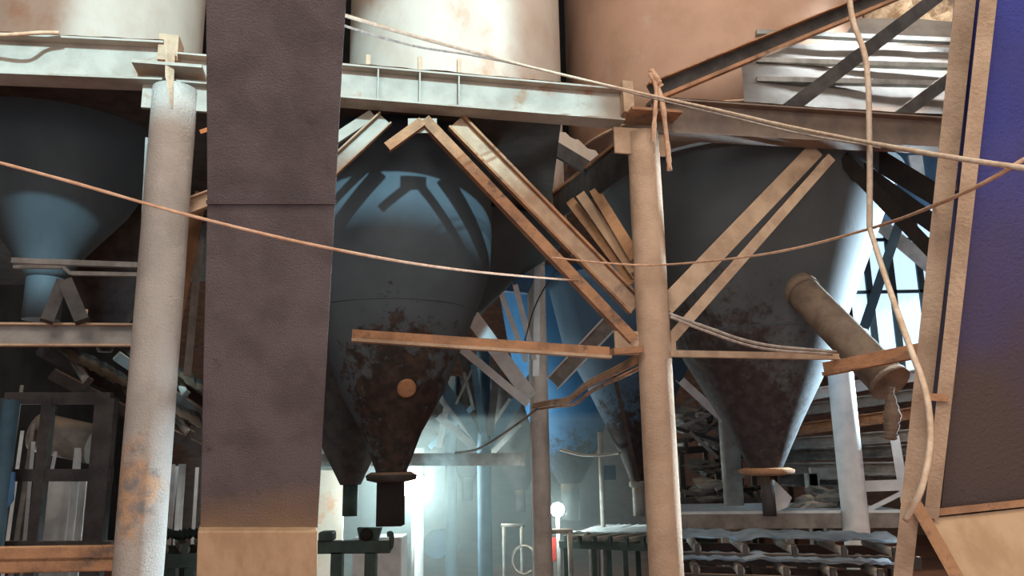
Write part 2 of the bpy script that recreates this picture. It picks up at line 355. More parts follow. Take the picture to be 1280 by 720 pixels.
# diagonal deck members behind the column head
t = Thing('deck_beam', 'dark diagonal deck beam running back left from the tan column head', 'beam')
a, b = P(788, 192, 6.75), P(690, 262, 9.6); t.add('face', bar(a, b, 'R', .36, .02), 'dark'); t.add('edge', bar(a+V((0, -.02, .18)), b+V((0, -.02, .18)), 'R', .03, .06), 'brown'); t.done()
t = Thing('deck_beam', 'dark slanting deck edge with pale broken sheet on top behind the main beam', 'beam')
a, b = P(646, 158, 7.2), P(738, 212, 8.2); t.add('face', bar(a, b, 'R', .17, .03), 'dark')
off = V((.08, .1, .1)); bm = bmesh.new(); K = 14
lo_, hi_ = [], []
for i in range(K+1):
    q = a.lerp(b, .1+.9*i/K)+off; lo_.append(q+V((0, 0, -.03-.03*random.random()))); hi_.append(q+V((.05, .1, .13+.05*random.random())))
plate(lo_+hi_[::-1], .01, bm=bm); t.add('torn_sheet', bm, 'silo'); t.done()
for i, (x0, y0, Y0, x1, y1, Y1, lab) in enumerate([
    (712, 250, 8.2, 792, 352, 6.6, 'rearmost left rusty brace of the bundle behind the tan column'),
    (725, 242, 8.0, 793, 338, 6.55, 'middle rusty brace of the bundle behind the tan column'),
    (742, 236, 7.8, 794, 322, 6.5, 'steepest rusty brace of the bundle nearest the tan column')]):
    brace(lab, P(x0, y0, Y0), P(x1, y1, Y1), 'L', .1, .07, .012, ('brown', 'tan', 'brown')[i], 'view', group='braces behind the tan column')
# tie wires twisted round the column head
bm = bmesh.new(); tube([F(812, 92, -.2), F(820, 110, -.22), F(818, 150, -.24), F(816, 178, -.22)], .018, 6, jit=.2, bm=bm); tube([F(820, 100, -.16), F(828, 130, -.25), F(834, 180, -.25), F(837, 213, -.25)], .02, 6, jit=.2, bm=bm)
tube([F(814, 88, -.2), F(822, 100, -.22), F(826, 108, -.2)], .026, 6, jit=.2, bm=bm)
single('tie_wire', 'rusty twisted wire ends hanging from the top of the tan column', 'wire', bm, 'ropebr')

# ------------------------------------------------------------------ elevators
t = Thing('elevator_casing', 'tall dark square elevator casing left of centre with a tan lower section', 'casing')
lev = [(-60, 257, 436, 3.40), (100, 258, 427, 3.62), (253, 259, 419, 3.83), (460, 254, 408, 4.02), (662, 250, 397, 4.22)]
def cas(lv, dep, back=V((-.28, 1, .3)).normalized()):
    bm = bmesh.new(); R = []
    for y, xl, xr, D in lv:
        a_ = CAM+ray(xl, y)*D; b_ = CAM+ray(xr, y)*D
        R.append([bm.verts.new(q) for q in (a_, b_, b_+back*dep, a_+back*dep)])
    for A, B in zip(R, R[1:]):
        for k in range(4): bm.faces.new((A[k], A[(k+1) % 4], B[(k+1) % 4], B[k]))
    bm.faces.new(R[0]); bm.faces.new(R[-1][::-1]); return fixn(bm)
t.add('upper_casing', cas(lev[:3], .45), 'casing', bevel=.006)
t.add('middle_casing', cas([(253.5, 259, 419, 3.835)]+lev[3:], .45), 'casing', bevel=.006)
t.add('joint_flange', cas([(250, 257.5, 420.5, 3.81), (255, 257.5, 420.5, 3.818)], .47), 'casing')
t.add('lower_casing', cas([(664, 247, 397, 4.16), (760, 244, 396, 4.25), (1152, 246, 392, 4.62)], .5), 'casebase', bevel=.008, label='tan dust covered lower section')
t.done()
# right elevator with its ladder-like side frame
t = Thing('elevator_casing', 'leaning blue and dark elevator casing at the right edge with tan chute below', 'casing')
face = [CAM+ray(x, y)*D for x, y, D in ((1246, -60, 3.0), (1480, -60, 3.0), (1400, 615, 3.5), (1176, 640, 3.5))]
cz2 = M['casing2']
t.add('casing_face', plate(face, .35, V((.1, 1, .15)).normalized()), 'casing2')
t.add('chute_plate', plate([CAM+ray(x, y)*D for x, y, D in ((1163, 648, 3.45), (1400, 622, 3.45), (1420, 800, 3.1), (1240, 790, 3.1))], .03), 'casebase', label='tan dust covered chute plate')
t.add('chute_rib', bar(CAM+ray(1146, 632)*3.48, CAM+ray(1218, 760)*3.12, 'R', .05, .08, mode='view'), 'brown')
for x in (1215, 1390):
    q = CAM+ray(x, 615)*3.75; t.add('support_leg', boxw((q.x-.04, q.y-.04, 0), (q.x+.04, q.y+.04, q.z)), 'dark')
t.add('bottom_lip', bar(CAM+ray(1165, 641)*3.44, CAM+ray(1400, 616)*3.44, 'R', .03, .03, mode='view'), 'brown')
t.done()
t = Thing('ladder_frame', 'leaning brown two-rail ladder frame in front of the right casing', 'frame')
t.add('outer_rail', bar(CAM+ray(1211, -40)*3.15, CAM+ray(1070, 1258)*3.9, 'L', .075, .05, .008, mode='view'), 'tan')
t.add('inner_rail', bar(CAM+ray(1240, -40)*2.95, CAM+ray(1164, 648)*3.42, 'L', .056, .05, .008, mode='view'), 'tan')
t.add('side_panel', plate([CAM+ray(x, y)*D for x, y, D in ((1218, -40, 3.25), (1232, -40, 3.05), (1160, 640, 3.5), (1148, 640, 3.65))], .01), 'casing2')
for y in (232, 495): 
    x = 1211-87*(y+40)/800; t.add('rung', bar(CAM+ray(x, y)*3.35, CAM+ray(x+32, y+3)*3.3, 'R', .03, .03, mode='view'), 'brown')
t.done()

# ------------------------------------------------------------------ hoppers
def hopper(label, ax_px, ax_py, Y, levels, m_, spout=None, seam=None, hatch=None, flange=None, top=None, name='hopper', rim=None, group=None, bump=0):
    """levels: (pixel row, half width in pixels) down the upright axis through (ax_px, ax_py, Y)"""
    base = P(ax_px, ax_py, Y); t = Thing(name, label, 'hopper', group)
    rows = []
    for y, hw in levels:
        z = P(ax_px, y, Y-(hw*Y/FPX if not rows else 0)).z; c = V((base.x, Y, z)); rows.append((c, hw*(c-CAM).dot(Fw)/FPX*.985))
    full = []
    for (c0, r0), (c1, r1) in zip(rows, rows[1:]):
        for k in range(6): full.append((c0.lerp(c1, k/6), r0+(r1-r0)*k/6))
    full.append(rows[-1])
    t.add('body', lathe(full, 72, bump=bump), m_)
    if seam:
        z = P(ax_px, seam, Y-.85*max(h for _, h in levels)*Y/FPX).z
        for (c0, r0), (c1, r1) in zip(full, full[1:]):
            if c1.z <= z <= c0.z:
                k = (c0.z-z)/(c0.z-c1.z); r = r0+(r1-r0)*k
                bm = tube([V((base.x+math.cos(a)*(r+.001), Y+math.sin(a)*(r+.001), z)) for a in [2*math.pi*i/64 for i in range(65)]], .006, 6, smooth=False, cap=False)
                t.add('weld_seam', bm, 'hop'); break
    if flange:
        (y, hw, th, mm) = flange; z = P(ax_px, y, Y).z; r = hw*Y/FPX
        t.add('outlet_flange', lathe([(V((base.x, Y, z+th)), r*.8), (V((base.x, Y, z+th*.6)), r), (V((base.x, Y, z)), r*.95), (V((base.x, Y, z-.02)), r*.6)], 24, bump=.12), mm)
    if spout:
        (y0, y1, hw, mm, sq) = spout; z0 = P(ax_px, y0, Y).z; z1 = P(ax_px, y1, Y).z; r = hw*Y/FPX
        if sq: t.add('spout', boxw((base.x-r, Y-r, z1), (base.x+r, Y+r, z0)), mm)
        else: t.add('spout', lathe([(V((base.x, Y, z0)), r), (V((base.x, Y, z1)), r)], 20), mm)
    if hatch:
        hx, hy, hr = hatch; dd = ray(hx, hy); best = None
        for i in range(400):
            q = CAM+dd*((Y-2.5+i*.01)/dd.y)
            for (c0, r0), (c1, r1) in zip(full, full[1:]):
                if c1.z <= q.z <= c0.z:
                    r = r0+(r1-r0)*(c0.z-q.z)/(c0.z-c1.z)
                    if (V((q.x, q.y))-V((base.x, Y))).length <= r: best = q
            if best: break
        r = hr*best.y/FPX; nn = V((best.x-base.x, best.y-Y, -.25)).normalized()
        a_ = nn.cross(V((0, 0, 1))).normalized(); b_ = nn.cross(a_)
        bm = bmesh.new(); rr = []
        for off, s in ((-.04, 1), (.02, 1), (.028, .85), (.028, .0)):
            rr.append([bm.verts.new(best+nn*off+(a_*math.cos(2*math.pi*k/24)+b_*math.sin(2*math.pi*k/24))*r*max(s, .01)) for k in range(24)])
        for A, B in zip(rr, rr[1:]):
            for k in range(24): bm.faces.new((A[k], A[(k+1) % 24], B[(k+1) % 24], B[k]))
        t.add('inspection_hatch', fixn(bm), 'brown', label='round rusty inspection hatch')
    return t
HC1, HC2 = (72, 83, 91), (65, 75, 83)
mid = rusty('middle_hopper_paint', HC1, HC2, (36, 33, 32), (.16, -.7, .85), (.5, .8, .8), .43, .52, (60, 48, 43))
t = hopper('grey blue cone hopper in the middle with a round rusty hatch and black square spout', 489, 592, 7.5,
   [(140, 121), (300, 123), (338, 122), (372, 112), (413, 96), (445, 83), (490, 66), (540, 38), (588, 20), (602, 19)], mid, spout=(598, 657, 15, 'black', True), seam=372, hatch=(508, 485, 12), flange=(600, 31, .07, 'dark')); t.done()
rgt = rusty('right_hopper_paint', (76, 83, 88), (69, 76, 81), (44, 38, 38), (-.62, -.5, .55), (.75, .9, 1.15), .34, .5, (62, 54, 54))
t = hopper('large cone hopper right of the tan column, rusty below, daylight on its side', 958, 590, 8.6,
   [(172, 186), (235, 180), (290, 158), (395, 114), (450, 90), (530, 47), (585, 20), (594, 18)], rgt, spout=(592, 645, 8, 'dark', False), seam=395, flange=(592, 33, .06, 'brown')); t.done()
t = hopper('blue grey cone hopper at the left edge behind the grey column', 60, 320, 7.0,
   [(98, 126), (170, 126), (203, 118), (262, 86), (320, 40), (348, 22)], 'hop', spout=(320, 400, 22, 'hop', False)); t.done()
# hoppers of the rows behind
t = hopper('dark hopper of the white silo, behind the middle hopper', 570, 560, 10.4, [(256, 140), (312, 132), (345, 80), (400, 25)], 'hop'); t.done()
blue2 = rusty('blue_row_paint', (64, 116, 160), (56, 104, 148), (40, 44, 52), (0, -.5, .5), (.6, .9, .75), .36, .5, (56, 60, 66))
t = hopper('bright blue cone hopper between the grey column and the tan column', 712, 600, 15.5, [(330, 84), (420, 74), (490, 60), (560, 38), (604, 14)], blue2, spout=(604, 650, 11, 'dark', False)); t.done()
rs2 = rusty('second_row_rust', (72, 98, 120), (66, 90, 112), (34, 29, 29), (0, -.6, .55), (.9, 1.2, .8), .34, .5, (52, 42, 42))
t = hopper('rust streaked cone hopper half hidden behind the tan column', 797, 600, 12, [(330, 102), (430, 86), (480, 60), (570, 20), (602, 9)], rs2, spout=(606, 645, 7, 'greybar', False), flange=(608, 11, .08, 'greybar')); t.done()
t = hopper('dark cone hopper behind the left side of the middle hopper', 438, 610, 12, [(420, 72), (500, 48), (560, 36), (606, 13)], 'dark', spout=(606, 645, 9, 'green', False)); t.done()
t = hopper('small dark far hopper between the two teal columns and the grey column', 650, 610, 17, [(470, 62), (540, 45), (612, 9)], 'dark', spout=(612, 640, 6, 'dark', False)); t.done()
t = hopper('far dark hopper left of the second teal column', 585, 600, 19, [(470, 70), (540, 40), (596, 10)], 'dark', spout=(596, 625, 6, 'dark', False)); t.done()
t = hopper('small dark hopper at the far left behind the grey channel', 135, 395, 9.0, [(215, 100), (290, 100), (330, 70), (392, 30), (440, 8)], 'dark'); t.done()
# silos above
zd = F(500, 88).z-.03
def silo(label, px, hw, Y, ybot, m_):
    c = P(px, ybot, Y); r = hw*(c-CAM).dot(Fw)/FPX*.985; c.z = P(px, ybot, Y-r).z if ybot > 120 else zd
    t = Thing('silo', label, 'silo'); rows = [(V((c.x, Y, c.z+i*.5)), r) for i in range(11)]
    t.add('shell', lathe(rows, 96), m_)
    t.add('base_ring', tube([V((c.x+math.cos(a)*(r+.01), Y+math.sin(a)*(r+.01), c.z+.02)) for a in [2*math.pi*i/64 for i in range(65)]], .02, 6, smooth=False, cap=False), 'tan')
    return t
silo('white cylindrical silo with brown patches at the upper left', 70, 172, 8.6, 60, 'silo').done()
silo('white cylindrical silo above the middle of the main beam', 570, 133, 10.2, 108, 'silo').done()
silo('brown dusty silo at the upper right with painted pale sun patches', 890, 183, 11.6, 128, 'silobrown').done()
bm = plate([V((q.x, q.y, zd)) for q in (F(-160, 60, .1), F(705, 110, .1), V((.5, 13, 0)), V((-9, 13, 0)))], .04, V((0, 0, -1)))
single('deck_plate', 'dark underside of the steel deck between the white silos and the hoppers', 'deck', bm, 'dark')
#print('DECK', zd, F(-20, 45).z, F(207, 60).z, F(430, 84).z, F(770, 112).z)
# bolts/lugs on the main beam
for x, y, hh, lab in ((460, 84, .1, 'small upright lug with a hole on the main beam beside the casing'), (525, 92, .14, 'thin upright tab on the main beam before the white silo'), (574, 92, .12, 'third lug on the main beam, right of the thin tab')):
    p = F(x, y, .05); bm = bmesh.new(); obox(bm, p, d, FN, V((0, 0, 1)), (-.018, -.02, -.03), (.018, .02, hh)); single('lug', lab, 'lug', fixn(bm), 'tan')

# ------------------------------------------------------------------ roof sheets and sloping steel, upper right
def sheet(label, c4, rib=.18, amp=.02, m_='sheet', torn=False):
    A, B, C, D = c4; bm = bmesh.new(); nu, nv = 60, 8
    nrm = (B-A).cross(D-A).normalized(); rows = []
    for i in range(nv+1):
        row = []
        for j in range(nu+1):
            s, w = j/nu, i/nv
            q = (A.lerp(B, s)).lerp(D.lerp(C, s), w)
            ph = (w*(D-A).length)/rib
            q = q+nrm*(amp*(1 if (ph % 1) < .3 else -1)+.03*noise.noise(q*1.5))
            if torn and i == nv: q += (D-A).normalized()*.15*noise.noise(q*4)
            row.append(bm.verts.new(q))
        rows.append(row)
    for X_, Y_ in zip(rows, rows[1:]):
        for j in range(nu): bm.faces.new((X_[j], X_[j+1], Y_[j+1], Y_[j]))
    bmesh.ops.solidify(bm, geom=bm.faces[:], thickness=.006)
    return single('roof_sheet', label, 'roof sheet', fixn(bm), m_)
sheet('lowest dusty grey roof sheet above the shaded beam at right', [P(930, 128, 8.2), P(1200, 146, 8.4), P(1200, 92, 8.9), P(925, 72, 8.9)], .14, .012)
sheet('middle grey roof sheet crossed by a dark sloping channel', [P(960, 92, 8.9), P(1205, 98, 9.0), P(1205, 58, 9.5), P(950, 52, 9.5)], .14, .012)
sheet('uppermost grey roof sheet below the bright earth gap', [P(1000, 64, 9.5), P(1210, 62, 9.6), P(1205, 26, 10.1), P(1030, 18, 10.1)], .14, .012)
for y0, y1, Y, lab in ((76, 84, 8.8, 'grey purlin under the lowest roof sheet'), (41, 52, 9.3, 'grey purlin under the middle roof sheet'), (100, 106, 8.5, 'third purlin closest above the shaded beam')):
    single('purlin', lab, 'purlin', bar(P(945, y0, Y), P(1200, y1, Y), 'R', .06, .08), 'greybar')
t = Thing('roof_channel', 'long dark channel with orange edges rising from the tan column to the top edge', 'beam')
a, b = F(818, 113, -.05), P(1135, -18, 7.2)
t.add('web', bar(a, b, 'C', .17, .07, .01, 'front', only=(2,)), 'dark'); t.add('flange', bar(a, b, 'C', .17, .07, .012, 'front', only=(0,)), 'brown'); t.add('flange', bar(a, b, 'C', .17, .08, .03, 'front', only=(1,)), 'brown'); t.done()
single('roof_channel', 'dark steel rafter sloping up across the grey roof sheets', 'beam', bar(P(986, 136, 7.3), P(1190, -18, 7.9), 'L', .14, .08, .02, 'front'), 'dark')
single('roof_channel', 'short dark rafter at the right end of the roof sheets by the ladder', 'beam', bar(P(1118, 150, 7.6), P(1215, 78, 7.9), 'L', .13, .08, .02, 'front'), 'dark')
# bank of earth seen through the gap
bm = bmesh.new(); rows = []
A, B, C, D = P(1080, 44, 11.2), P(1240, 44, 11.2), P(1240, -60, 12.5), P(1080, -60, 12.5)
for i in range(25):
    row = []
    for j in range(31):
        q = A.lerp(B, j/30).lerp(D.lerp(C, j/30), i/24); row.append(bm.verts.new(q+V((0, -.3, .1))*noise.noise(q*3)+V((0, -.12, 0))*noise.noise(q*9)))
    rows.append(row)
for X_, Y_ in zip(rows, rows[1:]):
    for j in range(30): bm.faces.new((X_[j], X_[j+1], Y_[j+1], Y_[j])).smooth = True
bmesh.ops.solidify(bm, geom=bm.faces[:], thickness=.15)
single('earth_bank', 'pale sunlit earth seen through the gap above the roof sheets', 'earth', fixn(bm), 'earth')

# ------------------------------------------------------------------ chute pipe on the right hopper
t = Thing('chute_pipe', 'dusty brown chute pipe slanting down from the right hopper under the angle bar', 'pipe')
a, b = P(1000, 362, 7.65), P(1112, 478, 6.85)
t.add('pipe', tube([a.lerp(b, i/10) for i in range(11)], .165, 28, smooth=False), 'pipe'); dd = (b-a).normalized()
t.add('pipe_collar', tube([a-dd*.05, a+dd*.06], .18, 28, smooth=False), 'pipe')
t.add('end_lip', tube([b-dd*.03, b+dd*.02], .18, 28, smooth=False), 'pipe'); t.done()
bm = tube([P(1114, 484, 6.8), P(1113, 496, 6.8), P(1115, 515, 6.8), P(1114, 535, 6.8), P(1113, 550, 6.8)], [.03]*8+[.05]*8+[.065]*8+[.055]*8+[.03], 10, jit=.2)
single('hanging_clump', 'lumpy brown crust hanging from the end of the chute pipe', 'clump', bm, 'pipe')

# ------------------------------------------------------------------ left side small steel and machine
Yl = 5.9
t = Thing('angle_frame', 'grey angle frame of an upright and two rails below the left hopper', 'frame')
t.add('upright', bar(P(186, 172, Yl), P(178, 338, Yl), 'L', .05, .05, .008, mode='view'), 'greybar')
t.add('rail', bar(P(14, 325, Yl), P(178, 331, Yl), 'L', .04, .05, .008), 'greybar')
t.add('rail', bar(P(16, 333, Yl+.2), P(78, 333, Yl+.2), 'L', .025, .04, .008), 'greybar'); t.add('kink', bar(P(78, 333, Yl+.2), P(88, 342, Yl+.2), 'L', .025, .04, .008), 'greybar'); t.add('rail', bar(P(88, 341, Yl+.2), P(184, 343, Yl+.2), 'L', .03, .04, .008), 'greybar'); t.done()
single('motor_bracket', 'dark A-shaped bracket standing above the grey channel at left', 'bracket', bar(P(82, 352, 5.4), P(103, 402, 5.35), 'R', .09, .06, bm=bar(P(78, 352, 5.4), P(58, 402, 5.3), 'R', .08, .06, mode='view'), mode='view'), 'dark')
brace('tan brace from the grey column up to the casing at left', F(225, 260, .1), F(300, 232, .15), 'C', .12, .06, .012, 'tan', 'front')
brace('brown brace falling steeply behind the grey column by the casing', P(252, 240, 6.6), P(216, 415, 5.9), 'L', .1, .06, .012, 'brown', 'view')
brace('second steep brown brace behind the grey column', P(240, 260, 6.8), P(206, 400, 6.1), 'L', .08, .06, .012, 'brown', 'view')
brace('thin grey upright rod between grey column and casing', P(250, 300, 6.5), P(234, 470, 6.5), 'R', .06, .03, .01, 'greybar', 'view')
brace('orange stub brace under the beam stub by the casing', F(250, 165, .1), F(270, 158, .1), 'R', .03, .03, .01, 'rust', 'view')

def conveyor(label, a, b, w, leg_to=0, nroll=8, belt='belt', frame='dark', side=V((0, 1, 0)), sag=.012, legs=True, rail=.1, group=None):
    t = Thing('belt_conveyor', label, 'conveyor', group); d = (b-a).normalized(); ln = (b-a).length
    s = (side-d*side.dot(d)).normalized(); u = d.cross(s); 
    if u.z < 0: u = -u
    bm = bmesh.new(); obox(bm, a, d, s, u, (0, -.03, -rail), (ln, .03, 0)); t.add('side_rail', fixn(bm), frame)
    bm = bmesh.new(); obox(bm, a, d, s, u, (0, w-.03, -rail), (ln, w+.03, 0)); t.add('side_rail', fixn(bm), frame)
    bm = bmesh.new(); K = 40; rows = []
    for i in range(K+1):
        k = i/K*nroll; sg = -sag*abs(math.sin(math.pi*k))
        rows.append([bm.verts.new(a+d*(ln*i/K)+s*(w*j/4)+u*(.14+sg-.05*(1-abs(j-2)/2)+.03*noise.noise(a+d*i))) for j in range(5)])
    for A, B in zip(rows, rows[1:]):
        for j in range(4): bm.faces.new((A[j], A[j+1], B[j+1], B[j])).smooth = True
    bmesh.ops.solidify(bm, geom=bm.faces[:], thickness=.012); t.add('belt', fixn(bm), belt)
    for i in range(nroll):
        q = a+d*(ln*(i+.5)/nroll); t.add('idler_roller', tube([q+u*.03, q+s*w+u*.03], .04, 10, smooth=False), 'greybar')
        bm = bmesh.new(); obox(bm, q, d, s, u, (-.02, -.04, -.05), (.02, .0, .08)); t.add('roller_bracket', fixn(bm), frame)
    if legs:
        for i in range(4):
            for k in (0, 1):
                q = a+d*(ln*(i+.2)/3.6)+s*(w*k)
                if q.z-rail > .1: t.add('leg', boxw((q.x-.035, q.y-.035, leg_to), (q.x+.035, q.y+.035, q.z-rail)), frame)
    return t
# lower left: dark inclined conveyor and stuff behind
conveyor('dark conveyor sloping down to the right behind the grey column at lower left', P(70, 462, 7.2), P(262, 560, 8.6), .6, 0, 3, 'dark', 'dark', legs=False).done()
conveyor('second dark conveyor sloping down below the first at lower left', P(150, 440, 8.3), P(300, 545, 9.4), .6, 0, 3, 'dark', 'dark', legs=False).done()
rs = random.Random(11)
for i in range(14):
    q = P(rs.uniform(5, 62) if i < 9 else rs.uniform(205, 245), rs.uniform(545, 660), rs.uniform(8.2, 9.0)); e = q+V((rs.uniform(-.2, .3), 0, rs.uniform(.2, .7)))
    single('scrap_bar', 'thin pale scrap bar leaning in the clutter at the lower left', 'scrap bar', bar(V((q.x, q.y, 0)), e, 'R', .035, .035, mode='view'), rs.choice(('white', 'greybar', 'clutter')), 'scrap bars at the lower left')
def frame_rack(label, xs, ys, Y, m_, w=.07, name='steel_rack', dep=.8):
    t = Thing(name, label, 'frame')
    for x in xs:
        q = P(x, ys[0], Y); t.add('post', boxw((q.x-w/2, Y-w/2, 0), (q.x+w/2, Y+w/2, q.z)), m_)
    for y in ys:
        a = P(xs[0], y, Y); b = P(xs[-1], y, Y); t.add('rail', bar(a, b, 'R', w*1.2, w*.8), m_)
    return t
frame_rack('dark rack with posts and rails behind the orange beam at lower left', (8, 62, 128, 140), (498, 594, 684), 7.4, 'dark', .09).done()
single('wall_panel', 'pale blue grey ribbed panel standing behind the dark rack at lower left', 'panel', (lambda bm: fixn(bm))(boxw((P(60, 600, 9.5).x, 9.5, 0), (P(108, 600, 9.5).x, 9.56, P(80, 588, 9.5).z))), 'white')
single('blue_sheet', 'bright blue sheet at the left edge near the bottom', 'sheet', plate([P(-30, 588, 7.0), P(18, 590, 7.0), P(16, 625, 7.0), P(-30, 690, 7.0)], .02), 'panelblue')
single('duct_pipe', 'shiny dark round duct lying behind the rack at lower left', 'duct', tube([P(48, 540, 9.2), P(120, 556, 9.2)], .22, 20, smooth=False), 'greybar')
conveyor('green grey conveyor table between the grey column and the casing', P(190, 694, 6.4), P(270, 690, 6.6), .7, 0, 3, 'green', 'green').done()
for i, (x, y0, y1, Y, lab) in enumerate([(14, 500, 700, 7.0, 'pale blue grey pipe post at the far left edge'), (98, 560, 700, 9.0, 'white thin post behind the dark rack at lower left'), (228, 580, 700, 9.2, 'white thin post between the grey column and the casing')]):
    q = P(x, y0, Y); single('pipe_post', lab, 'post', lathe([(V((q.x, Y, 0)), .07 if i == 0 else .04), (V((q.x, Y, q.z)), .07 if i == 0 else .04)], 14), ('teal', 'white', 'white')[i])

# ------------------------------------------------------------------ back columns and braces
def bcol(label, x, y, Y, dia, m_, ytop): 
    t, p = column(label, x, y, Y, dia, m_, P(x, ytop, Y).z, group=None); t.done(); return p
bcol('slim teal pipe column in the haze right of the bright lamp', 564, 650, 17.5, .25, 'teal', 470)
bcol('darker teal pipe column with a fan of braces in the haze', 606, 650, 14.5, .25, 'teal', 430)
bcol('grey pipe column behind the braces, left of the floodlight', 676, 600, 11.6, .27, 'colgrey', 300)
bcol('grey pipe column behind the right hopper, left of its spout', 914, 580, 10.6, .25, 'greybar', 470)
bcol('white daylit pipe column right of the right hopper', 1060, 560, 9.2, .28, 'white', 440)
bcol('pale dusty column glowing beside the bright lamp', 522, 650, 16.5, .25, 'white', 560)
def bb(label, a, b, h, m_='white', kind='L'): brace(label, P(*a), P(*b), kind, h, .08, .012, m_, 'view')
bb('broad white brace falling right to the grey column behind the tie bar', (590, 396, 10.2), (664, 497, 11.2), .2)
bb('lower pale brace parallel under the broad white brace', (556, 418, 10.2), (660, 505, 11.2), .11)
bb('left of two thin white braces leaning onto the grey column', (624, 360, 10.4), (658, 452, 11.2), .07)
bb('right of two thin white braces leaning onto the grey column', (644, 356, 10.4), (668, 450, 11.2), .07)
bb('upright white strip painted as the lit edge of the grey column behind the rope', (672, 318, 11.2), (670, 470, 11.2), .09)  # white strip stands in for light along the column edge
t = Thing('diagonal_brace', 'white edged channel brace rising right from the grey column', 'brace'); a, b = P(690, 480, 11.0), P(768, 398, 9.8)
t.add('web', bar(a, b, 'C', .22, .05, .01, 'view', only=(2,)), 'greybar'); t.add('flange', bar(a, b, 'C', .22, .05, .022, 'view', only=(0,)), 'white'); t.add('flange', bar(a, b, 'C', .22, .05, .022, 'view', only=(1,)), 'white'); t.done()
bb('dark brace fanning left from the darker teal column', (545, 470, 14), (604, 556, 14.5), .2, 'teal')
bb('dark brace fanning right from the darker teal column', (668, 470, 14), (610, 556, 14.5), .2, 'teal')
bb('steep dark brace just left above the darker teal column', (578, 440, 14), (604, 540, 14.4), .16, 'dark')
for i, (x0, y0, Y0, x1, y1, Y1, h, mm) in enumerate([(548, 520, 15, 600, 566, 15.5, .14, 'dark'), (640, 500, 15, 608, 548, 15.5, .14, 'dark'), (536, 560, 16, 600, 500, 16.5, .1, 'teal'), (566, 470, 16, 548, 560, 16, .12, 'dark'), (622, 452, 14, 612, 545, 14.4, .13, 'dark'), (592, 455, 14, 604, 545, 14.4, .12, 'teal'), (650, 530, 16, 612, 570, 16, .1, 'greybar'), (540, 485, 15, 590, 545, 15.6, .12, 'dark')]):
    brace('dark brace in the tangle of braces around the far teal columns', P(x0, y0, Y0), P(x1, y1, Y1), 'L', h, .08, .012, mm, 'view', group='braces around the far teal columns')
bb('thin pale rod crossing left of the darker teal column', (590, 462, 13), (570, 505, 13), .04, 'greybar')
bb('thin pale rod hanging in front of the blue patch left of the teal fan', (580, 465, 13), (592, 512, 13), .05, 'greybar')
bb('pale brace behind the tan column falling to the grey post', (852, 476, 9.8), (905, 525, 10.4), .1)
bb('long rod hanging down in front of the rust streaked hopper', (768, 470, 9.0), (798, 602, 10), .045, 'dark')
bb('dark left brace crossing the bright window at upper right', (1040, 188, 7.3), (1195, 300, 7.7), .17, 'black', 'R')
bb('dark right brace crossing higher over the bright window', (1075, 186, 7.4), (1200, 262, 7.7), .2, 'black', 'R')
bb('broad dark inner brace from the shaded beam towards the window', (1052, 196, 7.2), (1175, 325, 7.6), .13, 'black', 'R')
single('deck_beam', 'pale grey horizontal beam far behind the middle hopper spout', 'beam', bar(P(392, 575, 13.2), P(656, 574, 13.2), 'R', .2, .15), 'greybar')
single('deck_beam', 'blue box hanging under the dark deck, seen between hopper and grey column', 'beam', plate([P(618, 362, 10.6), P(660, 366, 10.6), P(668, 345, 10.6), P(636, 330, 10.6)], .15), 'panelblue')

# thin blue hopper body piece
# ------------------------------------------------------------------ daylight window, far right
wx0, wx1 = 1082, 1185
Yw = 15.0
t = Thing('window_1', None, None, None, 'structure')
A, B = P(1075, 470, Yw), P(1215, 175, Yw)
t.add('pane', boxw((A.x, Yw, A.z), (B.x, Yw+.02, B.z)), emit('daylight_pane', (196, 228, 250), 1.05))
for x in (1098, 1128, 1165):
    q = P(x, 470, Yw); t.add('mullion', boxw((q.x-.06, Yw-.06, A.z), (q.x+.06, Yw-.01, B.z)), 'teal')
for y in (365, 300, 235):
    q = P(1120, y, Yw); t.add('mullion', boxw((A.x, Yw-.06, q.z-.03), (B.x, Yw-.01, q.z+.03)), 'teal')
t.done()
bb('dark blue upright leaning across the bright window', (1124, 280, 11), (1080, 410, 11), .13, 'teal')
#bb('white daylit upright beside the leaning blue upright', (1135, 285, 11.2), (1092, 420, 11.2), .22, 'white')
bb('pale crossing strut high in the bright window', (1090, 272, 11.5), (1165, 335, 11.5), .2, 'belt')
single('hanging_flap', 'pale flap hanging below the shaded beam before the window', 'flap', plate([P(1136, 194, 9), P(1153, 194, 9), P(1158, 232, 9), P(1145, 238, 9)], .03), 'belt')
single('window_curtain_sheet', 'blue sheet behind the dark braces under the shaded beam', 'sheet', plate([P(1085, 190, 13.5), P(1180, 190, 13.5), P(1180, 255, 13.5), P(1100, 285, 13.5)], .03), 'panelblue')

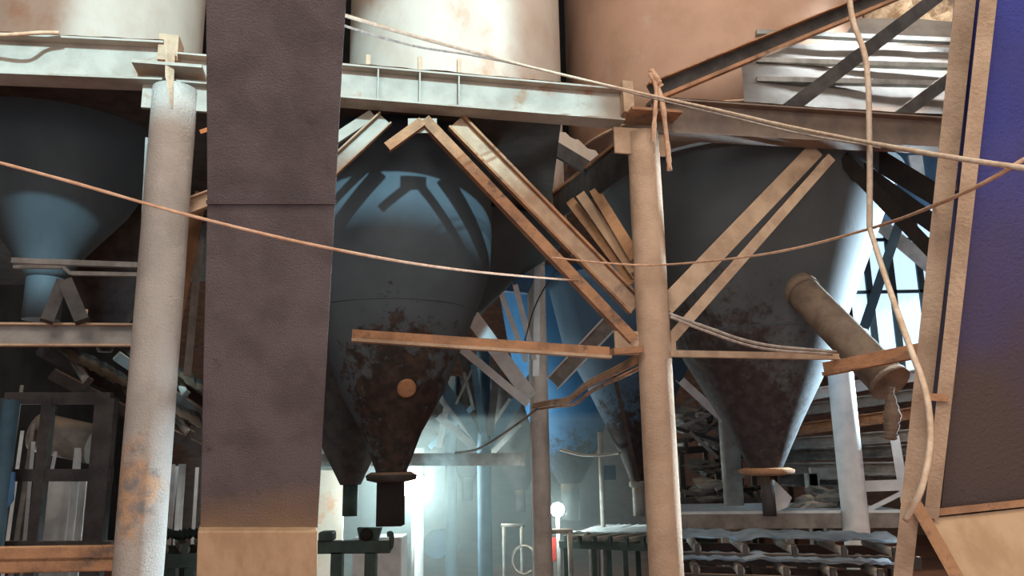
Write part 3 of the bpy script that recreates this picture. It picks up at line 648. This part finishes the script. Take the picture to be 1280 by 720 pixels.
# ------------------------------------------------------------------ right clutter: racks of steel, platform, conveyors
for i, (y0, y1, Y, mm) in enumerate([(500, 468, 11.5, 'white'), (516, 492, 11.4, 'greybar'), (540, 515, 11.2, 'brown'), (556, 543, 11.0, 'greybar'), (570, 562, 10.9, 'clutter'), (586, 585, 10.8, 'greybar'), (600, 602, 10.7, 'clutter')]):
    nm = ['topmost white', 'second', 'third, brown', 'fourth', 'fifth, dark', 'sixth', 'lowest dark'][i]
    single('stacked_rail', nm+' steel rail from the top of the stack behind the white column', 'rail', bar(P(975, y0, Y), P(1150, y1, Y-.3), 'C', .16, .12, .02), mm, 'steel rails stacked behind the white column')
t = Thing('platform', 'pale steel platform edge behind the tan column under the right hopper', 'platform')
a, b = P(850, 652, 9.6), P(1130, 650, 9.2)
t.add('front_rail', bar(a, b, 'R', .16, .08), 'greybar'); bm = bmesh.new(); obox(bm, a+V((0, 0, .08)), (b-a).normalized(), V((0, 1, 0)), V((0, 0, 1)), (0, 0, 0), ((b-a).length, 1.6, .03)); t.add('deck', fixn(bm), 'white')
for x in (862, 905, 985, 1035): q = P(x, 652, 9.55); t.add('leg', boxw((q.x-.04, q.y-.04, 0), (q.x+.04, q.y+.04, q.z)), 'greybar')
t.done()
t = Thing('guard_rail', 'white guard rail right of the white column', 'railing')
for x0, y0, x1, y1, h in ((1118, 545, 1134, 640, .1), (1075, 608, 1134, 606, .12), (1080, 648, 1132, 648, .12), (1080, 640, 1128, 616, .05)):
    t.add('post' if abs(x1-x0) < 30 else 'rail', bar(P(x0, y0, 9.3), P(x1, y1, 9.3), 'R', h, .06, mode='view'), 'white')
t.done()
conveyor('upper blue belt conveyor at the lower right in daylight', P(842, 690, 7.6), P(1150, 696, 7.3), .9, 0, 5, 'belt', 'dark').done()
conveyor('lower blue belt conveyor near the bottom edge at right', P(842, 716, 7.2), P(1130, 724, 6.9), .5, 0, 5, 'belt', 'dark').done()
conveyor('belt conveyor in the back between the floodlight and the tan column', P(700, 676, 12.5), P(840, 680, 10.8), .9, 0, 7, 'white', 'green').done()
t = frame_rack('grey frame with two rails standing between hopper spout and white column', (1013, 1015, 1062), (592, 624), 10.2, 'greybar', .12); t.done()
single('tilted_plate', 'pale tilted plate leaning beside the spout of the right hopper', 'plate', plate([P(968, 600, 9), P(990, 622, 9), P(984, 634, 9), P(970, 640, 9)], .04), 'white')
# heaped scrap behind: lumps and sticks as separate things
rs = random.Random(3)
for i in range(34):
    x = rs.uniform(848, 945) if i < 26 else rs.uniform(1000, 1045); y = rs.uniform(510, 640) if i < 26 else rs.uniform(625, 640); Y = rs.uniform(11.0, 13) if i < 26 else 9.9; sz = rs.uniform(.08, .2)
    q = P(x, y, Y); bm = bmesh.new(); bmesh.ops.create_icosphere(bm, subdivisions=3, radius=sz)
    sc_ = V((rs.uniform(.8, 2), 1, rs.uniform(.35, .8)))
    for v in bm.verts: v.co = V((v.co.x*sc_.x, v.co.y, v.co.z*sc_.z))*(1+.9*noise.noise(v.co*7+q))
    for v in bm.verts: v.co += q
    single('scrap_lump', 'small dusty lump of scrap heaped behind the right hopper', 'scrap', fixn(bm), rs.choice(('clutter', 'dark', 'greybar', 'clutter')), 'scrap heaped behind the right hopper')
for i in range(16):
    q = P(rs.uniform(846, 930), rs.uniform(500, 640), rs.uniform(11, 12.6)); e = q+V((rs.uniform(-.9, .9), rs.uniform(-.3, .3), rs.uniform(-.5, .5)))
    single('scrap_bar', 'thin scrap bar sticking out of the heap behind the tan column', 'scrap bar', bar(q, e, 'R', .05, .05, mode='view'), rs.choice(('greybar', 'clutter', 'dark')), 'scrap bars behind the tan column')
conveyor('dark raised conveyor carrying the scrap behind the tan column', P(842, 560, 12.2), P(1000, 548, 12.2), .7, 0, 5, 'clutter', 'dark').done()
conveyor('lower dark conveyor deck under the scrap behind the tan column', P(842, 622, 11.6), P(960, 622, 11.4), .7, 0, 5, 'clutter', 'dark').done()

# ------------------------------------------------------------------ bottom centre: valve stand, machinery, railings, lamps
Yv = 9.0
t = Thing('valve_stand', 'dark green valve stand with a ball under the black spout', 'stand')
t.add('cross_bar', bar(P(392, 684, Yv), P(488, 683, Yv), 'R', .13, .12), 'green')
for x in (422, 464): q = P(x, 690, Yv); t.add('post', boxw((q.x-.06, Yv-.06, 0), (q.x+.06, Yv+.06, q.z)), 'green')
bm = bmesh.new(); q = P(458, 668, Yv-.05); bmesh.ops.create_icosphere(bm, subdivisions=3, radius=.07)
for v in bm.verts: v.co += q
for f in bm.faces: f.smooth = True
t.add('ball', bm, 'black'); t.add('housing', plate([P(446, 660, Yv), P(476, 660, Yv), P(470, 680, Yv), P(450, 680, Yv)], .12), 'green')
t.add('hook_arm', tube([P(478, 684, Yv), P(488, 684, Yv), P(489, 668, Yv), P(484, 668, Yv)], .03, 8), 'green'); t.done()
single('gearbox', 'small dark gearbox on the left end of the valve stand', 'machine', boxw((P(400, 676, Yv).x, Yv-.1, P(400, 676, Yv).z), (P(418, 676, Yv).x, Yv+.1, P(400, 664, Yv).z)), 'green', bevel=.02)
single('grey_cabinet', 'pale grey cabinet on the floor behind the valve stand', 'cabinet', boxw((P(440, 690, 12).x, 12, 0), (P(502, 690, 12).x, 12.6, P(470, 672, 12).z)), 'white', bevel=.02)
single('partition_panel', 'pale panel with an orange patch behind the casing and valve stand', 'panel', boxw((P(385, 650, 15).x, 15, 0), (P(428, 650, 15).x, 15.1, P(400, 588, 15).z)), mat('panel_paint', (206, 198, 184), (196, 180, 160), 2, .8, .1, stain=(206, 148, 106), sth=(.5, .6), sscale=1.2))
for i, (x0, x1, y, Y, lab) in enumerate([(630, 652, 657, 15, 'pale tall handrail between the teal and grey columns'), (738, 746, 668, 12.6, 'slim pale handrail in front of the back conveyor'), (681, 712, 664, 12.2, 'grey handrail right of the grey column below the floodlight')]):
    t = Thing('handrail', lab, 'railing')
    for x in (x0, x1): q = P(x, y, Y); t.add('post', lathe([(V((q.x, Y, 0)), .035), (V((q.x, Y, q.z)), .035)], 10), 'greybar')
    t.add('top_rail', tube([P(x0-4, y, Y), P(x1+4, y, Y)], .035, 8, smooth=False), 'greybar'); t.done()
single('thin_post', 'thin pale upright post between the floodlight and rusty hopper', 'post', tube([P(750, 540, 12.8), V((P(753, 640, 12.8).x, 12.8, 0))], .04, 10, smooth=False), 'greybar')
single('junction_box', 'blue grey box fixed on the thin pale post', 'box', boxw((P(754, 585, 12.9).x, 12.85, P(760, 600, 12.9).z), (P(769, 585, 12.9).x, 13.1, P(760, 582, 12.9).z)), 'teal', bevel=.01)
t = Thing('barrier_board', 'small red and white board standing right of the grey column', 'board')
t.add('board', boxw((P(689, 690, 13).x, 13, P(690, 702, 13).z), (P(697, 690, 13).x, 13.05, P(690, 672, 13).z)), 'red'); t.add('white_edge', boxw((P(697, 690, 13).x, 12.99, P(690, 706, 13).z), (P(700, 690, 13).x, 13.06, P(690, 668, 13).z)), 'white'); t.add('stake', boxw((P(694, 690, 13).x-.02, 13, 0), (P(694, 690, 13).x+.02, 13.04, P(690, 700, 13).z)), 'greybar'); t.done()
single('drum', 'blue drum lying on the floor left of the first teal column', 'drum', tube([P(545, 680, 18), P(560, 678, 18.6)], .3, 20, smooth=False), 'panelblue')
single('hose_loop', 'pale loop of hose on the floor left of the grey column', 'hose', tube([P(655, 700, 13)+V((math.cos(a)*.18, math.sin(a)*.1, math.sin(a)*.2)) for a in [i*.6 for i in range(10)]], .02, 8), 'greybar')
# floodlights
def flood(label, x, y, Y, r, st):
    p = P(x, y, Y); t = Thing('floodlight', label, 'lamp')
    t.add('housing', boxw((p.x-r*.8, Y+.1*r, p.z-r*.8), (p.x+r*.8, Y+.1+r*.5, p.z+r*.8)), 'dark', bevel=.02)
    bm = bmesh.new(); bmesh.ops.create_uvsphere(bm, u_segments=20, v_segments=12, radius=r)
    for v in bm.verts: v.co = V((v.co.x, v.co.y*.4, v.co.z))+p
    for f in bm.faces: f.smooth = True
    t.add('lens', bm, emit('lamp_glow', (235, 255, 250), st)); t.add('stand', lathe([(V((p.x, Y+.08, 0)), .03), (V((p.x, Y+.08, p.z-r*1.1)), .03)], 10), 'greybar'); t.done(); return p
pf1 = flood('round white floodlight shining right of the grey column', 697, 637, 12.8, .105, 30)
pf2 = flood('bright floodlight beside the black spout of the middle hopper', 516, 606, 15.2, .24, 30)

# ------------------------------------------------------------------ ropes and cables
def rope(label, pts, r, m_, name='rope', c='rope', jit=.08): return single(name, label, c, tube([P(*p) for p in pts], r, 8, jit=jit), m_)
rope('pale rope sagging across the left half in front of the casing', [(-40, 193, 3.1), (80, 225, 3.1), (240, 270, 3.2), (420, 312, 3.4), (580, 338, 4.2), (722, 351, 5.95)], .0075, 'ropebr')
rope('thin rope from the knee brace across the tan column to the right casing', [(690, 322, 6.0), (760, 329, 6.0), (830, 331, 5.9), (960, 317, 5.0), (1090, 285, 4.2), (1200, 243, 2.85), (1300, 188, 2.5)], .008, 'ropebr')
rope('twisted pale cable running from the top left over the main beam to the right edge', [(335, -6, 3.2), (400, 10, 3.3), (520, 46, 4.2), (660, 83, 5.3), (800, 116, 5.9), (900, 138, 5.4), (1000, 161, 4.6), (1150, 190, 3.0), (1300, 213, 2.45)], .0105, 'rope', 'cable', 'cable')
rope('second thinner cable strand sagging below the twisted cable', [(350, -2, 3.25), (430, 32, 3.5), (520, 58, 4.3), (600, 71, 5), (700, 93, 5.6), (800, 119, 5.95), (900, 143, 5.4), (1000, 167, 4.6), (1100, 184, 3.9)], .007, 'cable', 'cable', 'cable')
rope('grey hose hanging from the top edge and looping past the ladder frame', [(1060, -20, 3.6), (1066, 25, 3.6), (1083, 80, 3.6), (1087, 180, 3.6), (1087, 285, 3.6)], .014, 'rope', 'hose', 'hose', .03)
rope('lower hose curving down over the ladder frame rail', [(1087, 285, 3.6), (1108, 350, 3.4), (1136, 430, 3.1), (1157, 490, 3.0), (1163, 550, 3.0), (1152, 610, 3.0), (1132, 650, 3.1)], .0125, 'rope', 'hose', 'hose', .03)
rope('upper of two thin grey hoses drooping before the right hopper', [(836, 392, 6.3), (880, 408, 6.3), (950, 430, 6.4), (1045, 440, 6.6)], .014, 'cable', 'hose', 'hose')
rope('lower of two thin grey hoses drooping before the right hopper', [(838, 396, 6.25), (880, 413, 6.25), (950, 435, 6.35), (1040, 443, 6.55)], .012, 'cable', 'hose', 'hose')
rope('thin wire dangling in the gap left of the knee braces', [(715, 318, 6.05), (690, 345, 6.4), (668, 385, 7), (655, 430, 7.4)], .006, 'dark', 'wire', 'wire')
rope('orange wire lying on the upper left beam', [(-30, 45, 5.1), (20, 43, 5.1), (50, 41, 5.2), (74, 41, 5.25)], .014, 'ropebr', 'wire', 'wire')
rope('thin wire strung below the hoppers near the floodlight', [(700, 562, 12.4), (730, 569, 12.2), (760, 568, 12), (775, 566, 11.8)], .022, 'greybar', 'wire', 'wire')
rope('loose wire fanning left from the foot of the braces on the grey column', [(672, 510, 11), (640, 535, 11.5), (600, 560, 12), (570, 566, 12.5)], .018, 'greybar', 'wire', 'wire')

# ------------------------------------------------------------------ lights
def area(name, loc, tgt, size, e, c, sy=None):
    l = bpy.data.lights.new(name, 'AREA'); l.energy = e; l.color = c; l.size = size
    if sy: l.shape = 'RECTANGLE'; l.size_y = sy
    o = bpy.data.objects.new(name, l); COL.objects.link(o); o.location = loc
    o.rotation_euler = (V(tgt)-V(loc)).to_track_quat('-Z', 'Y').to_euler(); return o
s = bpy.data.lights.new('sun', 'SUN'); s.energy = 5.7; s.angle = math.radians(1.6); s.color = (.52, .88, 1)
so = bpy.data.objects.new('sun', s); COL.objects.link(so)
so.rotation_euler = V((-.23, 1, -.37)).to_track_quat('-Z', 'Y').to_euler()
def spot(name, loc, tgt, e, c, ang, blend=.5, r=.3):
    l = bpy.data.lights.new(name, 'SPOT'); l.energy = e; l.color = c; l.spot_size = math.radians(ang); l.spot_blend = blend; l.shadow_soft_size = r
    o = bpy.data.objects.new(name, l); COL.objects.link(o); o.location = loc
    o.rotation_euler = (V(tgt)-V(loc)).to_track_quat('-Z', 'Y').to_euler(); return o
area('unseen_fill', (-1.5, -3, 8.5), (0, 6.5, 3), 3.0, 420, (1, .84, .70))  # unseen fill lights added behind the camera to brighten the steelwork
area('unseen_fill', (3.5, -2.5, 5.5), (2, 7, 3.5), 2.5, 170, (1, .78, .60))
area('unseen_fill', (-.5, -3.4, 3.2), (.3, 8, 4.2), 5, 230, (.92, .96, 1))
spot('window_daylight', (7.8, 10.3, 4.0), (3.2, 8.0, 4.1), 11000, (.64, .86, 1), 40, .3)
spot('roof_daylight', (5.4, 9.0, 10.5), (3.3, 8.2, 1.8), 13000, (.75, .9, 1), 44)
area('upper_daylight', (2.5, 4.0, 12.5), (2.7, 9.5, 8), 3.5, 650, (1, .93, .85))
spot('upper_daylight', (5.2, 6.5, 12.6), (6.6, 11.3, 7.6), 2500, (1, .95, .86), 40)
def point(loc, e, c, r=.1):
    l = bpy.data.lights.new('lamp', 'POINT'); l.energy = e; l.color = c; l.shadow_soft_size = r
    o = bpy.data.objects.new('lamp', l); COL.objects.link(o); o.location = loc
point(pf1+V((0, -.25, 0)), 60, (.85, 1, .97)); point(pf2+V((0, -.45, 0)), 520, (.8, 1, .98), .2)
point((0.5, 20, 5), 60, (.8, 1, 1), .5); point((-6.8, 10.5, 2.2), 110, (.9, 1, 1), .5)  # no lamps stand here: added points that brighten the far and left back

# haze in the far middle of the shed
def haze():
    mt = bpy.data.materials.new('dusty_haze'); mt.use_nodes = True; nt = mt.node_tree; nt.nodes.clear()
    o = nt.nodes.new('ShaderNodeOutputMaterial'); v = nt.nodes.new('ShaderNodeVolumeScatter'); v.inputs['Density'].default_value = .06; v.inputs['Color'].default_value = (.85, 1, 1, 1); v.inputs['Anisotropy'].default_value = .3
    nt.links.new(v.outputs[0], o.inputs['Volume']); return mt
ob = single('dust_haze', 'pale dusty haze hanging in the back of the hall', 'haze', boxw((-5, 12.2, .05), (2.4, 26.5, 3.3)), haze(), kind='stuff')

w = bpy.data.worlds.new('world'); SC.world = w; w.use_nodes = True
w.node_tree.nodes['Background'].inputs[0].default_value = (.6, .75, .9, 1); w.node_tree.nodes['Background'].inputs[1].default_value = .8
SC.view_settings.view_transform = 'Standard'; SC.view_settings.look = 'None'; SC.view_settings.gamma = 1; SC.view_settings.use_curve_mapping = False
SC.view_settings.exposure = 0.15
SC.cycles.use_denoising = True
SC.cycles.max_bounces = 6
